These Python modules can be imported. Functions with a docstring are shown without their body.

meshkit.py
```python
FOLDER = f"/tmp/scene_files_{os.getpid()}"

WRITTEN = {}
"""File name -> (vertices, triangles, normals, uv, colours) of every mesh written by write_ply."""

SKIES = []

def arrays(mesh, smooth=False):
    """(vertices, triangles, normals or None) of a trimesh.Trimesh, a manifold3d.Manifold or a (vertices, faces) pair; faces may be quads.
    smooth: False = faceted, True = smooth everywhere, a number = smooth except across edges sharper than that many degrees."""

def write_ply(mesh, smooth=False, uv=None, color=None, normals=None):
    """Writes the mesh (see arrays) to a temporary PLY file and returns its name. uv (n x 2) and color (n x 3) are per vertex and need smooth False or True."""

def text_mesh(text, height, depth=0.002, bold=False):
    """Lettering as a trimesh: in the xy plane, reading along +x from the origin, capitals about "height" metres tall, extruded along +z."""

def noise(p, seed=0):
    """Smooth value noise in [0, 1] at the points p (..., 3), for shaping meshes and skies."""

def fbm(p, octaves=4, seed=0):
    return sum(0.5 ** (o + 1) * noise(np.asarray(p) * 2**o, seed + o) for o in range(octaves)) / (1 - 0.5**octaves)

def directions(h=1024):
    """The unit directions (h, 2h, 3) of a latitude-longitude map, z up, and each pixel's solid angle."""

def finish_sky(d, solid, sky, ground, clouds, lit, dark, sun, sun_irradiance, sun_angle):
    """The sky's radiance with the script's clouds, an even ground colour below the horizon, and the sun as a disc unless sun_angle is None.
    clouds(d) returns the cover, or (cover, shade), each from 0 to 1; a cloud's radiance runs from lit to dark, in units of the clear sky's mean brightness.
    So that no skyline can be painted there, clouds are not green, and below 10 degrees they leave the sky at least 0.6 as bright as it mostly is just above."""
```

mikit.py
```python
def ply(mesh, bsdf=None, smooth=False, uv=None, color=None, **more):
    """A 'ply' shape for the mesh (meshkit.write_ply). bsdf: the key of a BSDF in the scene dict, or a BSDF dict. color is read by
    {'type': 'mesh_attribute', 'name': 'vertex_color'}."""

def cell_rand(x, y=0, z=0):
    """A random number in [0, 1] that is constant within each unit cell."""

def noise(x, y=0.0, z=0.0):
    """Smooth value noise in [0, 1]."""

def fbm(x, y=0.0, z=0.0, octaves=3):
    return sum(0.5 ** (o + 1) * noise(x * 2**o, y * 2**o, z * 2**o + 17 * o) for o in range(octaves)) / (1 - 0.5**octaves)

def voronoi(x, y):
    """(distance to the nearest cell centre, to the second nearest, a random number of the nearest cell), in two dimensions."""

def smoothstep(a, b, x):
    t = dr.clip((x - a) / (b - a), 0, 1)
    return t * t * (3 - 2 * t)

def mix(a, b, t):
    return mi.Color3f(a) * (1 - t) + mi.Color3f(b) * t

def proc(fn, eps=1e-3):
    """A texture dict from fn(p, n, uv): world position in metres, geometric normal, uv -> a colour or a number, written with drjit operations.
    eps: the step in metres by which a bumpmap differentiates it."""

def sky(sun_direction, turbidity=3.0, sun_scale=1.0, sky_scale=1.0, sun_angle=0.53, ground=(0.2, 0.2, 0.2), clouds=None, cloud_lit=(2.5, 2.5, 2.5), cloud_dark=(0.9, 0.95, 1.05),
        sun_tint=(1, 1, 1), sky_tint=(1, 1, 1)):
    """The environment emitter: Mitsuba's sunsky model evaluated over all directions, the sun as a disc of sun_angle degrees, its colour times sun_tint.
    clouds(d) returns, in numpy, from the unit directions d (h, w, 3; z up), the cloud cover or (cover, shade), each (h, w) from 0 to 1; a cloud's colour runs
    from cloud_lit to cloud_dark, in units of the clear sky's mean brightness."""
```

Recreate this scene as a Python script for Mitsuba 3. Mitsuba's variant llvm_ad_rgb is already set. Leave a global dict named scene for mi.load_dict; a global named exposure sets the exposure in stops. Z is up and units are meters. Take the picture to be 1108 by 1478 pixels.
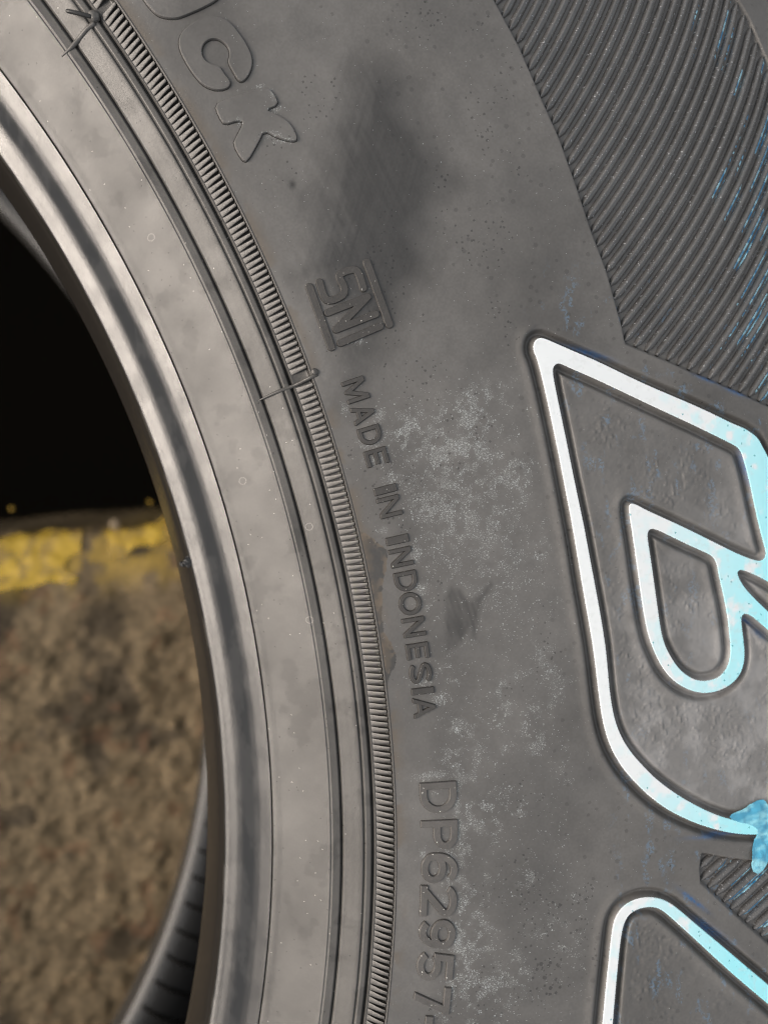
import math, random
import numpy as np, trimesh, drjit as dr, mitsuba as mi, mikit, meshkit
from mikit import proc, noise, fbm, voronoi, cell_rand, smoothstep, mix
from shapely.geometry import Polygon, LineString, MultiPolygon, Point
from shapely.ops import unary_union
from shapely import affinity
from scipy.interpolate import PchipInterpolator

T = mi.ScalarTransform4f
random.seed(4); RNG = np.random.default_rng(4)
scene, labels = {}, {}

# ------------------------------------------------------------------ camera, sky, exposure
# The tyre lies flat on the pavement.  Its axis is the world z axis; all lengths below are in
# millimetres in the tyre's own frame (origin on the axis, height 0 at the bead face) and are
# turned into metres by W().
LIFT = 160.0
CAM = np.array([205.375, 30.245, 156.284]); ROT = np.array([[0.969467, 0.146042, -0.196989], [-0.139858, 0.989147, 0.045029], [0.201427, -0.016104, 0.979371]])
def W(p):
    p = np.asarray(p, float) * 0.001
    p[..., 2] += LIFT * 0.001
    return p
eye = W(CAM); fwd = -ROT[:, 2]; up = ROT[:, 1]
scene['camera'] = {'type': 'thinlens', 'fov': math.degrees(2 * math.atan(554 / 1300.0)), 'fov_axis': 'x',
    'aperture_radius': 0.0013, 'focus_distance': 0.146, 'near_clip': 0.005, 'far_clip': 50.0,
    'to_world': T().look_at(origin=eye.tolist(), target=(eye + fwd).tolist(), up=up.tolist())}
scene['sky'] = mikit.sky((-0.91, 0.14, 0.38), turbidity=3, sun_scale=0.3, sun_angle=38, sun_tint=(0.94, 1.10, 1.60), clouds=lambda d: 1.0, cloud_lit=(0.68, 0.70, 0.73), ground=(0.15, 0.14, 0.13))
exposure = 3.75

# ------------------------------------------------------------------ helpers
def add(key, mesh, bsdf, smooth=False, label=None, cat=None, group=None, kind=None, **kw):
    k, n = key, 0
    while k in scene:
        n += 1; k = '%s_%03d' % (key, n)
    scene[k] = mikit.ply(mesh, bsdf, smooth=smooth, **kw)
    d = {}
    if label: d['label'] = label
    if cat: d['category'] = cat
    if group: d['group'] = group
    if kind: d['kind'] = kind
    if d: labels[k] = d
    return k
def tri(v, f): return trimesh.Trimesh(W(np.asarray(v, float)), np.asarray(f, int), process=False)
def grid_faces(n, m, closed=False):
    i, j = np.meshgrid(np.arange(n - 1), np.arange(m if closed else m - 1), indexing='ij')
    a = i * m + j; b = i * m + (j + 1) % m; c = a + m; d = (i + 1) * m + (j + 1) % m
    return np.vstack([np.stack([a, c, d], -1).reshape(-1, 3), np.stack([a, d, b], -1).reshape(-1, 3)])
KN = np.array([[199.0, -24.0], [200.4, -17.8], [203.0, -3.7], [204.5, -1.7], [207.5, -1.0], [210.0, -0.5], [211.3, 0.0], [220.8, 6.6], [222.5, 7.2], [225.9, 8.3], [227.4, 8.9], [228.0, 9.3], [230.6, 11.4], [232.0, 11.7], [240.0, 13.0], [255.0, 14.6], [275.0, 15.5], [300.0, 15.0], [320.0, 12.5], [340.0, 6.0], [352.0, -4.0]])
Hs = PchipInterpolator(KN[:, 0], KN[:, 1])
def H(r): return Hs(np.clip(r, KN[0, 0], KN[-1, 0]))
def on_tyre(xy, lift=0.0):
    xy = np.asarray(xy, float); r = np.hypot(xy[:, 0], xy[:, 1])
    z = np.where(r > 227.75, H(r), np.where(r > 211.3, face_h(np.clip(r, 211.4, 227.7), False), heel(np.clip(r, 203, 211.2))))
    return np.column_stack([xy, z + lift])
def densify(ring, step):
    p = np.asarray(ring, float); out = []
    for a, b in zip(p, np.roll(p, -1, 0)):
        n = max(1, int(math.ceil(np.linalg.norm(b - a) / step)))
        out += [a + (b - a) * k / n for k in range(n)]
    return np.array(out)
def chaikin(p, n=2, closed=True):
    p = np.asarray(p, float)
    for _ in range(n):
        q = np.roll(p, -1, 0)
        if closed: p = np.stack([0.75 * p + 0.25 * q, 0.25 * p + 0.75 * q], 1).reshape(-1, 2)
        else:
            a, b = p[:-1], p[1:]
            p = np.vstack([p[:1], np.stack([0.75 * a + 0.25 * b, 0.25 * a + 0.75 * b], 1).reshape(-1, 2), p[-1:]])
    return p
def ring_normals(p):
    d = np.roll(p, -1, 0) - p; d /= np.linalg.norm(d, axis=1, keepdims=True) + 1e-12
    n = np.column_stack([d[:, 1], -d[:, 0]]); m = n + np.roll(n, 1, 0)
    m /= np.maximum((m * n).sum(1, keepdims=True), 0.35)
    return m                                               # outward for a counter-clockwise ring
def bevel(poly, profile, step=0.25, lift=0.0, zfun=None, cap=None):
    """A raised shape: the polygon's rings pushed out and up through profile [(offset, height)], capped on top, draped on the tyre."""
    V, F, base = [], [], 0
    tops = []
    for g in (poly.geoms if hasattr(poly, 'geoms') else [poly]):
        if g.area < 0.02: continue
        g = g.simplify(0.012); g = Polygon(g.exterior, g.interiors)
        rings = [np.array(g.exterior.coords)[:-1]] + [np.array(i.coords)[:-1] for i in g.interiors]
        toprings = []
        for k, r in enumerate(rings):
            ccw = Polygon(r).exterior.is_ccw
            if ccw == (k > 0): r = r[::-1]                  # exterior ccw, holes cw -> normal points out of the material
            r = densify(r, step); n = ring_normals(r); m = len(r)
            for (o, z) in profile:
                V.append(np.column_stack([r + n * o, np.full(m, z)]))
            for i in range(len(profile) - 1):
                a = base + i * m + np.arange(m); b = base + i * m + (np.arange(m) + 1) % m
                F += [np.column_stack([a, b, b + m]), np.column_stack([a, b + m, a + m])]
            base += m * len(profile)
            toprings.append(V[-1][:, :2])
        top = Polygon(toprings[0], toprings[1:])
        try:
            tv, tf = trimesh.creation.triangulate_polygon(top, engine='earcut')
        except Exception:
            top = top.buffer(0); tv, tf = trimesh.creation.triangulate_polygon(top, engine='earcut')
        e1 = tv[tf[:, 1]] - tv[tf[:, 0]]; e2 = tv[tf[:, 2]] - tv[tf[:, 0]]
        neg = e1[:, 0] * e2[:, 1] - e1[:, 1] * e2[:, 0] < 0
        tf = np.where(neg[:, None], tf[:, ::-1], tf)
        if cap:
            tv, tf = trimesh.remesh.subdivide_to_size(np.column_stack([tv, tv[:, 0] * 0]), tf, cap, max_iter=30); tv = tv[:, :2]
        V.append(np.column_stack([tv, np.full(len(tv), profile[-1][1])])); F.append(tf + base); base += len(tv)
    V = np.vstack(V); F = np.vstack(F)
    r = np.hypot(V[:, 0], V[:, 1])
    V[:, 2] += (zfun(V[:, :2]) if zfun is not None else H(r)) + lift
    return tri(V, F)
def tube(pts, rad, sides=8):
    pts = np.asarray(pts, float); rad = np.broadcast_to(rad, len(pts)); V = []
    t = np.gradient(pts, axis=0); t /= np.linalg.norm(t, axis=1, keepdims=True)
    for p, d, r in zip(pts, t, rad):
        u = np.cross(d, [0, 0, 1.0]); u /= np.linalg.norm(u) + 1e-9; v = np.cross(u, d)
        a = np.arange(sides) / sides * 2 * np.pi
        V.append(p + r * (np.cos(a)[:, None] * u + np.sin(a)[:, None] * v))
    n = len(pts); V = np.vstack(V + [pts[:1], pts[-1:]]); F = grid_faces(n, sides, True)
    j = np.arange(sides); k = (j + 1) % sides
    F = np.vstack([F, np.column_stack([j, k, np.full(sides, n * sides)]), np.column_stack([(n - 1) * sides + k, (n - 1) * sides + j, np.full(sides, n * sides + 1)])])
    return tri(V, F)
def spline(pts, n):
    pts = np.asarray(pts, float); s = np.r_[0, np.cumsum(np.linalg.norm(np.diff(pts, axis=0), axis=1))]
    return PchipInterpolator(s, pts, axis=0)(np.linspace(0, s[-1], n))

# ------------------------------------------------------------------ materials
def tyre_xy(p): return p.x * 1000.0, p.y * 1000.0
def sat(x): return dr.clip(x, 0.0, 1.0)
def blob(x, y, cx, cy, a, b, ang):
    c, s = math.cos(ang), math.sin(ang); u = (x - cx) * c + (y - cy) * s; v = -(x - cx) * s + (y - cy) * c
    return dr.exp(-(u * u / (a * a) + v * v / (b * b)))
def poly_mask(x, y, pts, soft):
    """1 inside a traced stain, fading over 'soft' mm (even-odd test and distance to its edge)."""
    pts = np.asarray(pts); inside = mi.Bool(False) & (x > 1e9); d = mi.Float(1e9)
    for (ax, ay), (bx, by) in zip(pts.tolist(), np.roll(pts, -1, 0).tolist()):
        ex, ey = bx - ax, by - ay
        t = sat(((x - ax) * ex + (y - ay) * ey) / (ex * ex + ey * ey))
        d = dr.minimum(d, dr.square(x - ax - t * ex) + dr.square(y - ay - t * ey))
        if abs(ey) > 1e-9:
            cross = ((y > ay) != (y > by)) & (x < (y - ay) * (ex / ey) + ax)
            inside = inside ^ cross
    d = dr.sqrt(d); sd = dr.select(inside, -d, d)
    return sat(0.5 - sd / (2 * soft))
SPOT = [[250.54, -57.18, 2.66, 4.23], [259.12, -57.28, 1.73, 2.47], [258.98, -45.2, 2.69, 1.71], [253.29, -46.4, 2.18, 1.69], [252.95, 100.94, 2.29, 1.6], [258.94, 81.32, 1.4, 2.57], [264.45, 76.44, 1.68, 1.92], [251.1, 75.1, 1.6, 1.83]]
DUST = [[224.04, 92.44, 0.96, 0.32], [225.77, 90.9, 0.38, 0.97], [225.9, 88.77, 0.86, 0.38], [224.61, 84.99, 1.29, 0.43], [226.63, 83.92, 1.08, 0.43], [220.12, 87.61, 0.43, 0.53], [234.3, 51.51, 1.33, 0.55], [230.32, 41.09, 0.66, 0.88], [235.77, 39.21, 0.89, 1.0], [233.51, 35.01, 1.56, 0.67], [233.91, 32.12, 1.56, 0.67], [236.29, 28.94, 1.12, 0.78], [233.82, 20.72, 0.67, 0.56], [238.51, 16.02, 0.9, 1.13], [238.52, 10.25, 0.91, 0.91], [236.74, -5.14, 1.59, 0.57], [238.81, -8.38, 1.14, 0.91], [235.7, -20.74, 2.5, 0.57], [239.34, -26.03, 0.58, 2.3], [232.93, -33.76, 0.57, 0.91], [235.01, -41.72, 0.57, 0.69], [235.96, -47.18, 0.58, 1.61], [234.14, -55.65, 0.58, 2.31], [239.48, -30.76, 0.69, 1.61]]
BLUE = [[298.38, 22.4, 0.55, 3.3, 0.2], [298.85, 19.89, 0.41, 1.38, 0.2], [295.39, -4.82, 1.38, 0.41, -0.7], [297.28, -7.26, 1.67, 0.56, -0.6], [284.25, -40.62, 4.61, 0.41, -0.15], [280.3, -56.57, 3.79, 0.68, -0.75], [272.08, 45.11, 3.72, 0.37, -0.42], [293.22, 38.15, 2.15, 0.4, -0.42], [298.55, 35.25, 2.2, 0.41, -0.42], [278.12, -50.81, 0.4, 2.94, 0.75]]
WIPE, SMEAR, PEEL = [[240.08, 93.67], [247.71, 92.02], [249.0, 83.2], [251.85, 76.35], [248.39, 67.83], [244.53, 60.47], [239.04, 53.35], [233.29, 44.05], [230.94, 43.25], [232.54, 50.85], [230.2, 62.2], [227.79, 64.7], [231.97, 75.06], [236.55, 84.28]], [[242.31, 8.46], [243.51, 9.8], [244.86, 8.95], [246.32, 6.82], [248.08, 7.87], [250.09, 9.61], [250.27, 9.14], [248.17, 6.38], [247.06, 3.62], [246.38, 0.78], [245.64, 0.75], [245.75, 2.65], [243.16, -0.18], [241.37, -0.49], [241.44, 2.14]], [[229.53, 21.35], [230.88, 20.58], [233.85, 17.62], [234.06, 16.67], [233.23, 13.92], [232.48, 11.72], [231.67, 6.64], [231.72, 3.74], [232.59, 1.87], [233.08, -0.29], [232.78, -1.64], [231.96, -2.68], [231.36, -3.75], [230.71, -5.99], [230.33, -4.78], [230.4, -0.14], [230.34, 5.09], [230.23, 10.89], [229.97, 15.54]]
LOGO_IN = [[265.34, 43.58], [276.33, 37.98], [285.36, 32.69], [294.27, 27.43], [297.41, 25.32], [298.58, 18.95], [300.02, 6.35], [306.19, 0.49], [302.2, -27.6], [297.95, -37.37], [294.5, -39.74], [287.32, -38.21], [281.04, -34.46], [274.19, -28.34], [270.12, -22.67], [268.04, -16.75], [267.95, -9.21], [267.94, 3.04], [266.83, 20.52], [265.63, 35.93]]
RINGS = [[204.05, 73.34], [212.95, 31.94], [222.41, 22.87], [220.4, 7.3]]
RC = [170.82, 172.71]
PITCH = 2.0

def specks(x, y, scale, dens, seed):
    """bright dust grains: one small grain per cell where a random number falls under the local density"""
    d, _, w = voronoi(x * scale + seed, y * scale - seed)
    size = 0.12 + 0.3 * cell_rand(w * 9173.0, seed)
    return dr.select((w < dens) & (d < size), 1.0, 0.0) * (0.4 + 0.6 * cell_rand(w * 5171.0, seed + 3))
def dust_field(x, y):
    r = dr.sqrt(x * x + y * y); th = dr.atan2(y, x) * (180 / math.pi)
    n = fbm(x * 0.22 + 9, y * 0.22, 3.0, 4)
    n2 = fbm(x * 0.8, y * 0.8 + 5, 7.0, 3)
    a = smoothstep(236, 242, r + 3.0 * n - 1.5) * (1 - smoothstep(256, 266, r)) * smoothstep(-22, -14, th) * (1 - smoothstep(8.5, 10.5, th))
    b = blob(x, y, 246.9, 27.4, 9.0, 17.0, 0.15)
    c = smoothstep(240, 241.5, r) * (1 - smoothstep(243, 249, r)) * (1 - smoothstep(-4, -2, th))
    f = a * (0.03 + 0.30 * smoothstep(0.52, 0.74, n)) + 0.42 * b * a + 0.28 * c * smoothstep(0.40, 0.65, n2)
    f = f * (0.1 + 1.5 * smoothstep(0.38, 0.66, n2))
    for cx, cy, a_, b_ in DUST:
        f = f + 0.75 * blob(x, y, cx, cy, a_, b_, 0.0)
    return sat(f)
def wall_color(p, n, uv):
    x, y = tyre_xy(p); r = dr.sqrt(x * x + y * y)
    big = fbm(x * 0.06 + 3, y * 0.06, 1.0, 4); med = fbm(x * 0.35, y * 0.35, 5.0, 3); fine = noise(x * 3.5, y * 3.5, 2.0)
    v = 0.080 * (0.62 + 0.76 * big) * (0.86 + 0.28 * med) * (0.93 + 0.14 * fine)
    # wiped patch: the grey bloom is rubbed off in strokes
    ca, sa = math.cos(1.15), math.sin(1.15)
    u1, v1 = x * ca + y * sa, -x * sa + y * ca
    strokes = 0.5 * fbm(u1 * 0.12, v1 * 1.6, 4.0, 3) + 0.5 * fbm((x * math.cos(1.9) + y * math.sin(1.9)) * 0.12, (-x * math.sin(1.9) + y * math.cos(1.9)) * 1.5, 8.0, 3)
    w = poly_mask(x + 3.5 * (strokes - 0.5) + 6 * (fbm(x * 0.16, y * 0.16, 11.0, 3) - 0.5), y + 8 * (fbm(x * 0.16, y * 0.16, 23.0, 3) - 0.5), WIPE, 4.2)
    v = v * (1 - w * (0.66 + 0.26 * strokes) * 0.86)
    s = poly_mask(x, y, SMEAR, 0.5); ribs = 0.55 + 0.6 * noise(x * 2.2 + 0.4 * y, y * 0.3, 1.0)
    v = v * (1 - 0.55 * s * ribs)
    pe = poly_mask(x + 0.25 * (fine - 0.5), y + 0.5 * (med - 0.5), PEEL, 0.06)
    film = (1 - smoothstep(236.0, 239.5, r + 1.2 * (med - 0.5))) * smoothstep(229, 232, r)
    v = v * (1 + 0.22 * film * (1 - pe)) * (1 - 0.48 * pe)
    # dark water spots
    d1, _, w1 = voronoi(x * 0.42 + 2, y * 0.42); spot = dr.select((w1 < 0.30 * smoothstep(255, 262, r)) & (d1 < 0.10 + 0.25 * w1), 1.0, 0.0)
    d2, _, w2 = voronoi(x * 1.1 + 5, y * 1.1); clus = smoothstep(0.60, 0.72, fbm(x * 0.12 + 21, y * 0.12, 6.0, 3))
    for cx, cy, a_, b_ in SPOT:
        clus = clus + 1.6 * blob(x, y, cx, cy, a_, b_, 0.0)
    spot2 = dr.select((w2 < 0.35 * clus) & (d2 < 0.1 + 0.4 * w2), 1.0, 0.0)
    v = v * (1 - 0.22 * spot) * (1 - 0.5 * spot2)
    v = v * (1 - 0.75 * blob(x, y, 226.99, 77.14, 0.55, 0.65, 0.0))
    col = mi.Color3f(v * 1.025, v * 0.99, v * 0.945)
    # brown dirt next to the ribbed band
    br = (1 - smoothstep(230.6, 233.5, r)) * smoothstep(0.40, 0.62, fbm(x * 0.3 + 4, y * 0.3, 9.0, 3))
    col = mix(col, mi.Color3f(0.085, 0.066, 0.045), 0.65 * br)
    edge = pe * (1 - poly_mask(x + 0.25 * (fine - 0.5), y + 0.5 * (med - 0.5), PEEL, 1.2)) * smoothstep(0.5, 0.62, fbm(x * 0.9, y * 0.9, 4.0, 3))
    col = mix(col, mi.Color3f(0.22, 0.16, 0.10), 0.6 * edge)
    dens = dust_field(x, y) * (1 - 0.75 * w) * (1 - 0.9 * s) * (1 - pe)
    k = dr.maximum(specks(x, y, 3.1, dens * 0.8, 11.0), specks(x, y, 5.4, dens * 0.9 + 0.005, 5.0))
    col = mix(col, mi.Color3f(0.185, 0.192, 0.19), 0.22 * sat(dens * 1.3))
    col = mix(col, mix(mi.Color3f(0.30, 0.315, 0.30), mi.Color3f(0.42, 0.46, 0.47), noise(x * 0.8, y * 0.8, 3.0)), sat(k) * 0.62)
    # blue film smears left near the letters
    bl = smoothstep(0.60, 0.74, fbm(x * 0.6, y * 0.3, 12.0, 4)) * smoothstep(266, 272, r) * (1 - smoothstep(52, 62, y)) * smoothstep(0.45, 0.6, noise(x * 4, y * 4, 3.0))
    col = mix(col, mi.Color3f(0.09, 0.17, 0.26), 0.45 * bl)
    # sky reflection painted as a pale cloudy tone inside the outlined letters
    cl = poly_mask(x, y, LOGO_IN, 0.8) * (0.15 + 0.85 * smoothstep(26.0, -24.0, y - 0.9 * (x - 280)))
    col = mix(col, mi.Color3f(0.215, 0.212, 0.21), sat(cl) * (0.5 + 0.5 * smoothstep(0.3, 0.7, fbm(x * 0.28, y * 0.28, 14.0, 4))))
    for cx, cy, a_, b_, t_ in BLUE:
        col = mix(col, mi.Color3f(0.02, 0.08, 0.20), sat(1.1 * blob(x, y, cx, cy, a_, b_, t_)) * (0.3 + 0.7 * fine))
    return col
def face_color(p, n, uv):
    x, y = tyre_xy(p); r = dr.sqrt(x * x + y * y)
    big = fbm(x * 0.09 + 3, y * 0.09, 1.0, 4); med = fbm(x * 0.5, y * 0.5, 5.0, 3); fine = noise(x * 5, y * 5, 2.0)
    v = 0.072 * (0.56 + 0.88 * big) * (0.88 + 0.24 * med) * (0.95 + 0.1 * fine)
    v = v * (1 - 0.3 * smoothstep(0.58, 0.72, fbm(x * 0.25, y * 0.25 + 40, 2.0, 4)))
    for cx, cy in RINGS:
        q = dr.sqrt(dr.square(x - cx) + dr.square(y - cy)) + 0.15 * (med - 0.5)
        v = v + 0.10 * dr.exp(-dr.square((q - 0.55) / 0.07))
    d, _, w = voronoi(x * 1.3, y * 1.3)
    v = v * (1 - 0.6 * dr.select((w < 0.035) & (d < 0.16), 1.0, 0.0))
    v = v + 0.22 * dr.select((w > 0.985) & (d < 0.12), 1.0, 0.0)
    return mi.Color3f(v * 1.03, v * 0.99, v * 0.93)
def bead_color(p, n, uv):
    x, y = tyre_xy(p)
    v = 0.014 * (0.85 + 0.3 * fbm(x * 0.2, y * 0.2, 2.0, 4))
    sm = smoothstep(0.5, 0.68, fbm(x * 0.33 + 8, y * 0.16, 6.0, 4))
    v = v + 0.016 * sm
    return mi.Color3f(v * 1.04, v * 0.99, v * 0.93)
def bead_rough(p, n, uv):
    x, y = tyre_xy(p)
    return 0.20 + 0.18 * fbm(x * 0.3, y * 0.3, 3.0, 4)
def face_rough(p, n, uv):
    x, y = tyre_xy(p)
    return 0.36 + 0.18 * fbm(x * 0.22, y * 0.22, 6.0, 4)
def wall_rough(p, n, uv):
    x, y = tyre_xy(p)
    return 0.40 + 0.22 * fbm(x * 0.15, y * 0.15, 3.0, 4) - 0.10 * poly_mask(x, y, WIPE, 2.0)
def micro(p, n, uv):
    x, y = tyre_xy(p)
    return 0.5 * noise(x * 5.0, y * 5.0, 1.0) + 0.35 * fbm(x * 1.4, y * 1.4, 4.0, 2) + 0.8 * fbm(x * 0.25, y * 0.25, 4.0, 2)
def letter_color(p, n, uv):
    x, y = tyre_xy(p)
    v = 0.040 * (0.8 + 0.4 * fbm(x * 0.4, y * 0.4, 5.0, 3)) * (0.92 + 0.16 * noise(x * 6, y * 6, 2.0))
    k = specks(x, y, 4.2, 0.015, 15.0)
    return mix(mi.Color3f(v * 1.04, v * 0.99, v * 0.94), mi.Color3f(0.45, 0.45, 0.42), k * 0.8)
def ridge_color(p, n, uv):
    x, y = tyre_xy(p)
    v = 0.060 * (0.7 + 0.6 * fbm(x * 0.2, y * 0.2, 5.0, 3)) * (0.85 + 0.3 * noise(x * 6, y * 6, 2.0))
    col = mi.Color3f(v * 1.0, v * 0.985, v * 0.975)
    col = mix(col, mi.Color3f(0.42, 0.44, 0.46), sat(specks(x, y, 3.4, 0.03, 7.0) + specks(x, y, 6.0, 0.06, 2.0)) * 0.6)
    # blue film remnants, in flakes stretched along the ridges
    dx, dy = x - RC[0], y - RC[1]; rad = dr.sqrt(dx * dx + dy * dy); ang = dr.atan2(dy, dx)
    th = dr.atan2(y, x) * (180 / math.pi); r = dr.sqrt(x * x + y * y)
    zone = sat(0.95 * smoothstep(293.0, 305.0, x - 0.10 * (y - 50)) * (1 - 0.45 * smoothstep(64.0, 84.0, y)) + 0.7 * (1 - smoothstep(-30.0, -20.0, y)))
    ph = (rad - 0.6) / PITCH + 0.08; cell = dr.floor(ph); fr = ph - cell
    groove = smoothstep(0.0, 0.12, fr) * (1 - smoothstep(0.56, 0.70, fr))
    f = noise(cell * 7.31, ang * 24.0 + cell, 5.0) * 0.85 + 0.15 * noise(x * 2.5, y * 2.5, 8.0) - 0.5 * (1 - groove)
    film = smoothstep(0.98 - 0.36 * zone, 1.02 - 0.36 * zone, f + 0.15) * smoothstep(0.02, 0.1, zone)
    tone = noise(x * 1.5, y * 1.5, 4.0)
    return mix(col, mix(mi.Color3f(0.03, 0.20, 0.38), mi.Color3f(0.34, 0.62, 0.72), smoothstep(0.3, 0.8, tone)), film)
def white_color(p, n, uv):
    x, y = tyre_xy(p)
    g = sat((x - 268) / 26 * 0.8 + (10 - y) / 60 * 0.5 - 0.1)
    f = smoothstep(0.34, 0.66, fbm(x * 0.5, y * 0.5, 3.0, 4) * 1.15 + g * 0.62 - 0.33)
    c = mix(mi.Color3f(0.66, 0.70, 0.72), mi.Color3f(0.30, 0.72, 0.80), f * g)
    d, _, w = voronoi(x * 0.9, y * 0.9)
    c = mix(c, mi.Color3f(0.03, 0.25, 0.30), dr.select((w < 0.16 * g) & (d < 0.14), 0.8, 0.0))
    dirt = smoothstep(0.62, 0.75, fbm(x * 1.2, y * 1.2, 7.0, 3))
    return mix(c, mi.Color3f(0.50, 0.53, 0.52), dirt * 0.22)
def concrete_color(p, n, uv):
    x, y = p.x * 1000.0, p.y * 1000.0
    a = fbm(x * 0.08, y * 0.08, 1.0, 4); b = fbm(x * 0.5 + 7, y * 0.5, 2.0, 4); c = noise(x * 1.4, y * 1.4, 3.0)
    d, d2, w = voronoi(x * 0.20 + 0.8 * b, y * 0.20 + 0.8 * c)
    e, e2, w2 = voronoi(x * 0.55, y * 0.55)
    col = mix(mi.Color3f(0.095, 0.072, 0.042), mi.Color3f(0.33, 0.248, 0.148), sat(0.30 * a + 0.45 * w + 0.35 * b))
    col = mix(col, mi.Color3f(0.34, 0.25, 0.15), smoothstep(0.72, 0.95, w2) * 0.55)
    col = mix(col, mi.Color3f(0.030, 0.024, 0.016), (1 - smoothstep(0.04, 0.22, d2 - d)) * 0.55 * smoothstep(0.35, 0.6, b))
    col = mix(col, mi.Color3f(0.035, 0.029, 0.022), smoothstep(0.56, 0.68, fbm(x * 0.06 + 3, y * 0.06, 4.0, 4)) * 0.65)
    col = mix(col, mi.Color3f(0.22, 0.10, 0.05), smoothstep(0.66, 0.72, fbm(x * 0.16 + 31, y * 0.16, 2.0, 3)) * 0.3)
    q = (x - 140.1000) * 0.0565 + (y - 27.3400) * 0.9984                    # distance past the worn edge
    col = mix(col, mi.Color3f(0.62, 0.42, 0.08), 0.6 * smoothstep(-27.0, -12.0, q) * (1 - smoothstep(-3.0, 1.0, q)) * smoothstep(0.38, 0.62, fbm(x * 0.2 + 3, y * 0.2, 8.0, 4)))
    return col * (0.75 + 0.5 * c)
def paint_color(p, n, uv):
    x, y = p.x * 1000.0, p.y * 1000.0
    v = fbm(x * 0.2, y * 0.2, 1.0, 4)
    c = mix(mi.Color3f(0.50, 0.33, 0.05), mi.Color3f(0.84, 0.57, 0.07), v)
    return mix(c, mi.Color3f(0.25, 0.17, 0.08), smoothstep(0.46, 0.66, fbm(x * 0.4, y * 0.4, 5.0, 4)) * 0.55)
def rubber(color, rough, bump=0.00003, spec=0.5, **kw):
    d = {'type': 'principled', 'base_color': color if isinstance(color, dict) else proc(color), 'roughness': rough if isinstance(rough, (float, dict)) else proc(rough), 'specular': spec, **kw}
    if bump: d = {'type': 'bumpmap', 'nested_texture': proc(micro, eps=0.00015), 'scale': bump, 'bsdf': d}
    return {'type': 'twosided', 'bsdf': d}
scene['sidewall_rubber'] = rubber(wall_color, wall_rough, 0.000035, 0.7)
scene['face_rubber'] = rubber(face_color, face_rough, 0.00002, 0.55)
scene['bead_rubber'] = rubber(bead_color, bead_rough, 0.000008, 0.8)
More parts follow.
